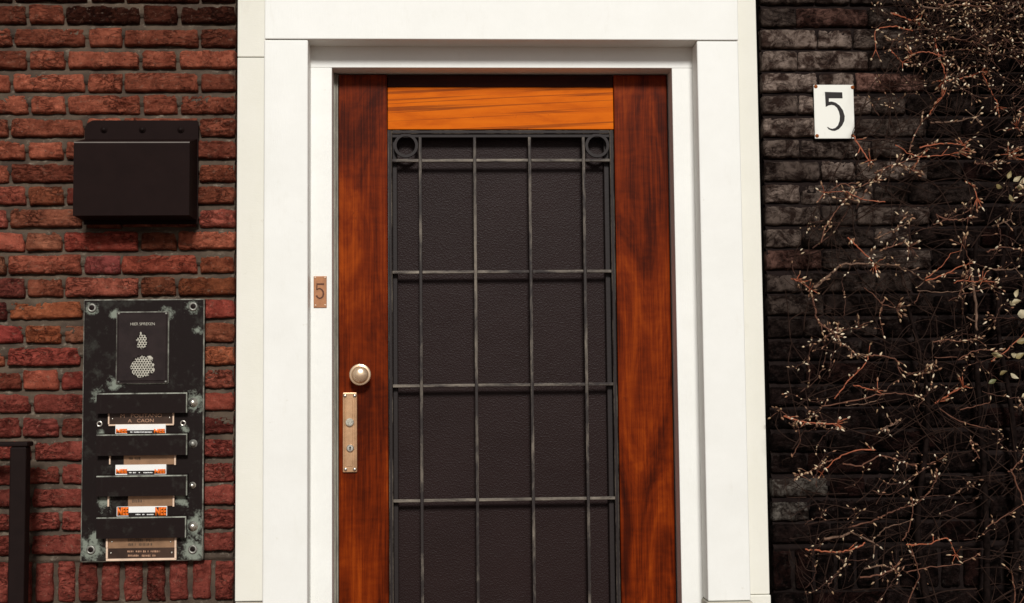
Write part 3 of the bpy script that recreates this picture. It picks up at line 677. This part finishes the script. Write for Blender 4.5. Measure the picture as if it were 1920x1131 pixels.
# little retaining frames at the plate ends
def strip(owner, x0_, y0_, x1_, y1_):
    bm = BM(); a = P(x0_, y0_, YN); b = P(x1_, y1_, YN); box(bm, a.x, b.x, YN-.003, YF+.001, b.z, a.z, .0008); obj('plate_clip', bm, M['copperlight'], owner)
for ow_, s_ in ((n1, (203, 772, 205.5, 795.8)), (n1, (324, 774, 326.5, 795.8)), (n1, (204, 796, 326, 797.6)), (n2, (205, 853, 207.5, 871)), (n2, (327, 851, 330, 872)), (n3, (202, 929, 205, 950)), (n3, (324, 929, 327, 950)), (n4, (199, 1008, 202.5, 1027.5)), (n4, (327.5, 1008, 331, 1027.5)), (n5, (199, 1028, 202.5, 1047.6)), (n5, (327.5, 1028, 331, 1047.6)), (n5, (199, 1048, 331, 1050))): strip(ow_, *s_)
for i, (x0_, x1_, y0_, y1_) in enumerate(((216.5, 310.5, 796.5, 814), (216.5, 311.5, 872, 893), (219, 313, 950.5, 969))):
    ya = YN-.0045; a = P(x0_, y0_, ya); b = P(x1_, y1_, ya); k = PXM*.99
    bm = BM(); box(bm, a.x, b.x, ya, YF+.001, b.z, a.z); st = obj('sticker', bm, M['paper'], pn, label='white sticker with orange NEE at both ends')
    wpx = x1_-x0_; bm = BM()
    top = y0_+(7.5 if i < 2 else .5); bot = y0_+(16.5 if i < 2 else 16.5); cx = (x0_+x1_)/2
    if i == 0: bot = y0_+16
    for (u0, u1, v0, v1) in ((x0_+1, x0_+22, top if i == 2 else top+3, bot), (x1_-22, x1_-1, top if i == 2 else top+3, bot), (x0_+22.1, x1_-22.1, bot-5.5, bot+1)):
        q0 = P(u0, v0, ya); q1 = P(u1, v1, ya); box(bm, q0.x, q1.x, ya-.0003, ya+.0005, q1.z, q0.z)
    obj('black_print', bm, M['blackink'], st)
    for cx_ in (x0_+11.5, x1_-11.5): text('lettering', 'NEE', cx_, (top+bot)/2, bot-top-.5, ya-.0005, M['orangeink'], st, 20.5, .0003, None, .055)
    worn_line(cx-22, cx+22, bot-2.2, 2., ya-.0004, M['paper'], st, 20+i, .5)

# ---------------------------------------------------------------- iron railing at the lower left
YR = -.14
a = P(17, 900, YR); b = P(48, 900, YR); zt = PZ(33, 838, YR)
rl = thing('iron_railing', 'black iron railing end post and handrail in front of the red brick wall', 'railing', ((a.x+b.x)/2, YR, 0))
bm = BM(); box(bm, a.x, b.x, YR, YR+.04, 0, zt, .004); obj('post', bm, M['iron'], rl)
bm = BM(); zr = PZ(20, 833, YR)
box(bm, -2.2, b.x+.004, YR-.004, YR+.046, zt+.0004, zt+.012, .003); obj('handrail', bm, M['iron'], rl)
for i in range(1, 7):
    x = a.x-.115*i; bm = BM(); box(bm, x-.009, x+.009, YR+.011, YR+.029, .12, zt+.0002, .002); obj('baluster', bm, M['iron'], rl)
bm = BM(); box(bm, -2.2, a.x-.0005, YR+.006, YR+.034, .09, .1195, .003); obj('bottom_rail', bm, M['iron'], rl)

# ---------------------------------------------------------------- climbing plant
rnd = random.Random(11)
cp0 = PX(1825, 900, -.06)
cp = thing('climbing_plant', 'leafless climbing shrub of red twigs and pale buds spread over the dark brick wall', 'climbing plant', (cp0, -.05, 0))
def smooth_path(pts, n=5):
    out = []
    for i in range(len(pts)-1):
        p0, p1, p2, p3 = pts[max(i-1, 0)], pts[i], pts[i+1], pts[min(i+2, len(pts)-1)]
        for k in range(n):
            t = k/n; out.append(.5*((2*p1)+(p2-p0)*t+(2*p0-5*p1+4*p2-p3)*t*t+(3*p1-p0-3*p2+p3)*t**3))
    return out+[pts[-1]]
BUDC = [(.46, .31, .19), (.56, .42, .27), (.34, .21, .115), (.70, .57, .41), (.30, .15, .085), (.24, .13, .07), (.16, .085, .05)]
def add_bud(bm, tint, p, d, ln, wd, col):
    p = p-d.normalized()*.002; d = d.normalized(); s = d.cross(Vector((.3, .9, .2))).normalized(); t = d.cross(s)
    prof = ((0, .25), (.2, .8), (.42, 1), (.7, .72), (.92, .25)); rings = []
    for u, r in prof: rings.append([bm.verts.new(p+d*ln*u+(s*math.cos(a)+t*math.sin(a))*wd*.5*r) for a in [2*math.pi*k/6 for k in range(6)]])
    tip = bm.verts.new(p+d*ln); fs = []
    for a, b in zip(rings, rings[1:]):
        for k in range(6): fs.append(bm.faces.new((a[k], a[(k+1) % 6], b[(k+1) % 6], b[k])))
    for k in range(6): fs.append(bm.faces.new((rings[-1][k], rings[-1][(k+1) % 6], tip)))
    fs.append(bm.faces.new(rings[0][::-1]))
    for f in fs:
        f.smooth = True; f.material_index = 1
        for l in f.loops: l[tint] = (*col, 1)
def rdir(fwd, spread):
    v = fwd.normalized()+Vector((rnd.gauss(0, spread), rnd.gauss(-.15, spread*.7), rnd.gauss(.1, spread))); return v.normalized()
def grow(name, pts3, r0, r1, mat, nbuds, cluster=0, spur=.3, jag=.0011, big=1., into=None):
    """one stem with its little spurs; its buds are one child mesh"""
    path = smooth_path(pts3, 6)
    path = [p+Vector((rnd.gauss(0, jag), rnd.gauss(0, jag), rnd.gauss(0, jag))) if 0 < i < len(path)-1 else p for i, p in enumerate(path)]
    N = len(path); bm = into or BM(); tint = bm.loops.layers.float_color.get('tint') or bm.loops.layers.float_color.new('tint'); rad = [(r0+(r1-r0)*i/(N-1))*(1.+.22*(i % 3 == 0)) for i in range(N)]
    tube(bm, path, rad, 6)
    made = 0
    for _ in range(nbuds):
        i = min(N-2, int(N*(rnd.random()**.75))); d = (path[i+1]-path[i]).normalized(); p = path[i]
        sd_ = rdir(d*.35, .75)
        if rnd.random() < spur:
            ln = rnd.uniform(.008, .028); q = p+sd_*ln; tube(bm, [p, p+sd_*ln*.5+Vector((0, 0, rnd.gauss(0, .002))), q], [r1*1.0, r1*.8, r1*.6], 5); p = q
        add_bud(bm, tint, p, rdir(sd_, .35), rnd.uniform(.0065, .0145)*big, rnd.uniform(.0036, .0064)*big, rnd.choice(BUDC)); made += 1
    d = (path[-1]-path[-2]).normalized()
    for _ in range(cluster):
        sd_ = rdir(d*.3, .9); ln = rnd.uniform(.006, .034); q = path[-1]+sd_*ln
        tube(bm, [path[-1], path[-1]+sd_*ln*.6+Vector((0, 0, rnd.gauss(0, .002))), q], [r1, r1*.8, r1*.6], 5)
        add_bud(bm, tint, q, rdir(sd_, .3), rnd.uniform(.0065, .015)*big, rnd.uniform(.0036, .0066)*big, rnd.choice(BUDC)); made += 1
    return None if into else obj(name, bm, [mat, M['bud']], cp, True)
def px3(pts, y0, y1): return [P(x, y, y0+(y1-y0)*i/max(1, len(pts)-1)) for i, (x, y) in enumerate(pts)]
T, RD, BR = 'stem', 'redtwig', 'browntwig'
traced = [  # (photo path, material, base radius, tip radius, buds along, buds at the end)
 ([(1752,72),(1760,105),(1772,138),(1768,153)], RD, .0032, .0026, 3, 6), ([(1776,151),(1800,147),(1822,142),(1841,134)], RD, .0026, .002, 5, 6),
 ([(1842,138),(1855,165),(1868,190),(1871,200)], RD, .003, .0022, 2, 7), ([(1765,97),(1785,95),(1812,93),(1845,101),(1880,104),(1915,115)], BR, .0028, .002, 6, 5),
 ([(1765,69),(1790,62),(1811,54)], T, .0045, .003, 3, 0), ([(1780,70),(1810,77),(1834,80)], BR, .003, .002, 2, 3), ([(1668,92),(1680,105),(1692,117)], RD, .0028, .002, 1, 3),
 ([(1742,215),(1752,200),(1766,183)], RD, .0026, .002, 1, 4), ([(1600,255),(1615,280),(1632,303)], RD, .0032, .0026, 3, 7), ([(1680,310),(1710,296),(1742,278)], BR, .003, .0022, 6, 2),
 ([(1708,318),(1725,297),(1742,278)], RD, .003, .0024, 3, 1), ([(1705,287),(1712,260),(1725,235)], BR, .0026, .002, 3, 4), ([(1745,230),(1790,228),(1828,220)], T, .004, .0025, 5, 6),
 ([(1640,325),(1670,311),(1690,309),(1712,320)], BR, .0035, .0024, 10, 8), ([(1670,25),(1700,35),(1722,45)], RD, .0034, .0026, 10, 8), ([(1760,8),(1780,12),(1800,9),(1830,12)], BR, .0035, .0025, 10, 6),
 ([(1730,12),(1755,17),(1768,14)], T, .004, .003, 5, 4), ([(1890,20),(1905,10),(1920,2)], T, .0045, .0035, 6, 6), ([(1890,38),(1905,33),(1925,30)], T, .005, .004, 5, 5),
 ([(1590,445),(1605,460),(1630,485),(1640,497)], RD, .003, .0022, 6, 8), ([(1527,540),(1545,525),(1560,512)], T, .0066, .0052, 2, 0), ([(1560,512),(1580,497),(1635,495),(1665,497),(1700,505),(1726,522),(1735,526)], T, .0042, .0028, 14, 6),
 ([(1735,526),(1765,518),(1800,500),(1812,497)], RD, .0026, .002, 4, 2), ([(1735,522),(1765,500),(1783,475)], RD, .002, .0014, 1, 1), ([(1484,523),(1500,528),(1520,543)], RD, .003, .0024, 8, 6),
 ([(1520,543),(1526,570),(1533,600),(1545,612),(1567,626)], BR, .0042, .003, 6, 8), ([(1562,641),(1585,648),(1605,665)], T, .0045, .003, 5, 6), ([(1565,748),(1590,715),(1620,685),(1629,664)], RD, .0026, .002, 3, 1),
 ([(1629,667),(1650,667),(1680,675),(1688,692),(1715,703),(1730,700)], BR, .003, .0022, 8, 8), ([(1752,670),(1795,670)], BR, .002, .0015, 0, 0), ([(1750,640),(1748,674)], T, .002, .0016, 0, 2),
 ([(1750,642),(1775,637),(1800,640),(1828,635)], BR, .0026, .002, 9, 3), ([(1858,678),(1890,655),(1922,624)], RD, .0026, .002, 2, 1), ([(1752,757),(1780,740),(1806,726)], RD, .0042, .0028, 6, 3),
 ([(1600,722),(1620,727),(1645,734)], RD, .0026, .002, 4, 3), ([(1540,762),(1600,752),(1650,740),(1690,738),(1725,745)], BR, .0026, .002, 3, 2), ([(1760,765),(1800,790),(1855,805)], BR, .0026, .0018, 1, 1),
 ([(1800,769),(1830,762),(1856,754)], BR, .0024, .0018, 0, 1), ([(1655,748),(1620,757),(1585,760)], T, .002, .0016, 1, 0), ([(1690,785),(1672,797),(1662,800)], T, .0036, .0026, 4, 5),
 ([(1470,781),(1500,790),(1530,794),(1570,795)], RD, .003, .0024, 12, 10), ([(1580,870),(1615,873),(1650,855),(1680,862),(1720,872),(1758,865)], BR, .0034, .0022, 10, 6), ([(1560,862),(1545,868),(1530,878),(1500,892)], BR, .0026, .002, 12, 6),
 ([(1590,990),(1640,975),(1655,968),(1690,953),(1715,945),(1740,925),(1755,900)], BR, .0034, .0024, 8, 5), ([(1510,1030),(1535,1033),(1575,1035),(1600,1030),(1622,1018)], RD, .0032, .003, 6, 0), ([(1620,1067),(1655,1060),(1676,1068)], T, .0036, .003, 3, 0),
 ([(1612,1083),(1650,1078),(1676,1067)], BR, .0036, .003, 4, 4), ([(1700,1022),(1715,1022),(1745,1020),(1775,1010),(1792,1040)], RD, .0026, .002, 8, 6), ([(1700,1073),(1735,1065),(1800,1057),(1838,1037)], BR, .0024, .0016, 2, 0),
 ([(1700,1135),(1715,1100),(1723,1078),(1712,1040)], BR, .0026, .002, 2, 2), ([(1545,1010),(1580,1005),(1600,1000),(1640,1020)], T, .0055, .004, 4, 2), ([(1645,1005),(1660,990),(1690,982)], T, .0026, .002, 0, 1),
 ([(1820,505),(1828,560),(1832,620)], T, .006, .005, 2, 0), ([(1908,745),(1915,760),(1925,775)], T, .004, .003, 3, 3), ([(1890,885),(1900,880),(1922,850)], BR, .003, .0024, 3, 3), ([(1896,880),(1908,915),(1922,950)], BR, .0036, .003, 1, 0),
 ([(1898,1140),(1903,1115),(1897,1075)], BR, .0032, .0028, 2, 1), ([(1545,640),(1552,630),(1570,622),(1610,612)], BR, .0024, .0018, 14, 8), ([(1540,455),(1548,425),(1565,400),(1588,372)], BR, .0028, .002, 12, 10), ([(1555,360),(1580,345),(1605,352),(1640,340)], BR, .0024, .002, 12, 8),
 ([(1640,448),(1660,440),(1690,423),(1704,421)], T, .003, .0022, 6, 0), ([(1650,470),(1672,462),(1695,455),(1705,463)], BR, .0028, .002, 10, 6), ([(1755,402),(1780,412),(1800,412),(1815,408)], BR, .0028, .0022, 3, 5),
 ([(1850,472),(1880,464),(1920,470)], BR, .003, .0022, 4, 3), ([(1855,505),(1880,506),(1905,505)], T, .0036, .003, 2, 2), ([(1810,340),(1825,350),(1832,372)], RD, .0028, .0022, 4, 5), ([(1860,425),(1880,418),(1895,412)], T, .0038, .003, 2, 2),
 ([(1720,545),(1760,548),(1790,548),(1812,538)], T, .002, .0016, 1, 3), ([(1715,570),(1725,548)], BR, .002, .0016, 0, 0), ([(1620,540),(1640,555),(1655,570),(1680,578)], BR, .002, .0016, 0, 14),
]
for pts, mk, r0, r1, nb, cl in traced:
    y0 = rnd.uniform(-.05, -.15)
    grow('stem', px3(pts, y0, y0+rnd.uniform(-.03, .03)), r0*.66, r1*.6, M[mk], int(nb*1.3+.5), int(cl*1.2+.5), .35)
# the rest of the growth: free twigs, thick in the top right corner, thin towards the doorway
def edge_px(y):
    E_ = ((-200, 1690), (0, 1665), (150, 1660), (300, 1600), (400, 1545), (520, 1490), (650, 1505), (800, 1475), (950, 1500), (1100, 1500), (1600, 1520))
    for (a, b), (c, d) in zip(E_, E_[1:]):
        if y <= c: return b+(d-b)*(y-a)/(c-a)
    return 1520
def spot_px():
    while True:
        y = rnd.uniform(-140, 1230); e = edge_px(y); x = rnd.uniform(e, 2150)
        dens = .34+.66*smoothstep(260, -20, y)*smoothstep(1640, 1740, x)
        near = smoothstep(160, 20, x-e)*.5
        if rnd.random() < max(dens, near): return x, y
def twig_points(ln, y0):
    x, y = spot_px(); a = rnd.choice([rnd.gauss(.15, .45), math.pi-rnd.gauss(.15, .5), rnd.gauss(1.4, .5)]); pts = [(x, y)]
    for _ in range(3):
        a += rnd.gauss(0, .35); x += ln/3*math.cos(a); y -= ln/3*math.sin(a); pts.append((max(x, edge_px(y)-20), y))
    return px3(pts, y0, y0+rnd.uniform(-.05, .04))
for i in range(98):
    y0 = -rnd.uniform(.035, .17); pts = twig_points(rnd.uniform(40, 130), y0)
    grow('twig', pts, rnd.uniform(.0011, .002), rnd.uniform(.0008, .0012), M[rnd.choice([RD, BR, BR, 'dimtwig', 'dimtwig', 'dimtwig', 'dimtwig', 'dimtwig'])], rnd.randint(2, 8), rnd.randint(2, 9), .4, big=1.)
# heavy old stems low down and the tangle of dead twigs close against the wall
for pts in ([(1825,1800),(1835,1400),(1850,1130),(1845,900),(1833,700),(1828,520),(1832,440)], [(1840,1800),(1880,1300),(1905,1050),(1900,800),(1870,600),(1890,420)], [(1830,1500),(1760,1220),(1720,1000),(1740,760),(1700,560)]):
    grow('stem', px3(pts, -.035, -.045), .011, .005, M['bark'], 0, 0)
tm = BM(); 
for i in range(1050):
    pts = smooth_path(twig_points(rnd.uniform(50, 190), -rnd.uniform(.012, .11)), 4); r = rnd.uniform(.0008, .0019); tube(tm, pts, [r*(1-.5*k/len(pts)) for k in range(len(pts))], 5)
o = obj('dead_twigs', tm, M['stemdark'], cp); o['kind'] = 'stuff'
fm = BM()
for i in range(380):
    while True:
        pts = twig_points(rnd.uniform(25, 80), -rnd.uniform(.03, .12)); q = pts[0]-CAM; w = q.dot(fw); qx = W/2+q.dot(rt)/w*F; qy = H/2-q.dot(up)/w*F
        if rnd.random() < .22+smoothstep(330, 20, qy)*smoothstep(1640, 1760, qx): break
    grow('', pts, .0011, .0007, None, rnd.randint(1, 5), rnd.randint(1, 6), .4, big=.8, into=fm)
o = obj('fine_twigs', fm, [M['dimtwig'], M['bud']], cp, True); o['kind'] = 'stuff'
# a few half-green leaves at the right-hand edge
bm = BM(); tint = bm.loops.layers.float_color.new('tint')
def leaf(px, py, Y, ang, ln, wd, col):
    c = P(px, py, Y); d = Vector((math.cos(ang), rnd.uniform(-.4, .1), math.sin(ang))).normalized(); s = d.cross(Vector((rnd.uniform(-.3, .3), 1, rnd.uniform(-.3, .3)))).normalized(); nrm = s.cross(d)
    rows = []
    for u, w in ((0, .06), (.15, .55), (.38, 1.), (.65, .8), (.86, .38), (1, .03)):
        m_ = c+d*ln*u+nrm*(ln*.16*math.sin(u*2.6)); rows.append([bm.verts.new(m_+s*wd*.5*w*k+nrm*wd*.22*w*abs(k)) for k in (-1, -.5, 0, .5, 1)])
    for a, b in zip(rows, rows[1:]):
        for k in range(4):
            f = bm.faces.new((a[k], a[k+1], b[k+1], b[k])); f.smooth = True
            for l in f.loops: l[tint] = (*col, 1)
for px, py, a, ln, wd in ((1897,568,.2,.024,.014),(1905,558,1.3,.022,.013),(1908,590,.1,.042,.024),(1904,572,2.6,.02,.012),(1906,642,.3,.034,.016),(1880,668,2.9,.030,.014),(1896,664,-.2,.028,.014),(1905,672,.5,.03,.015),(1868,712,3.6,.022,.012),(1875,703,.4,.024,.012),(1890,335,1.2,.022,.012),(1900,340,.6,.024,.013),(1880,352,2.8,.022,.013),(1906,352,.1,.024,.014),(1893,365,-1.,.022,.012),(1915,345,1.,.024,.012),(1895,700,-.6,.024,.012),(1916,745,.3,.025,.014),(1945,610,.4,.04,.022),(1960,350,.8,.03,.018),(1985,700,2.,.03,.016)):
    leaf(px, py, -rnd.uniform(.13, .2), a, ln, wd, rnd.choice([(.24, .19, .085), (.36, .30, .18), (.14, .14, .06), (.42, .36, .24), (.18, .135, .055)]))
obj('leaves', bm, M['leaf'], cp, label='half-green leaves at the outer edge')
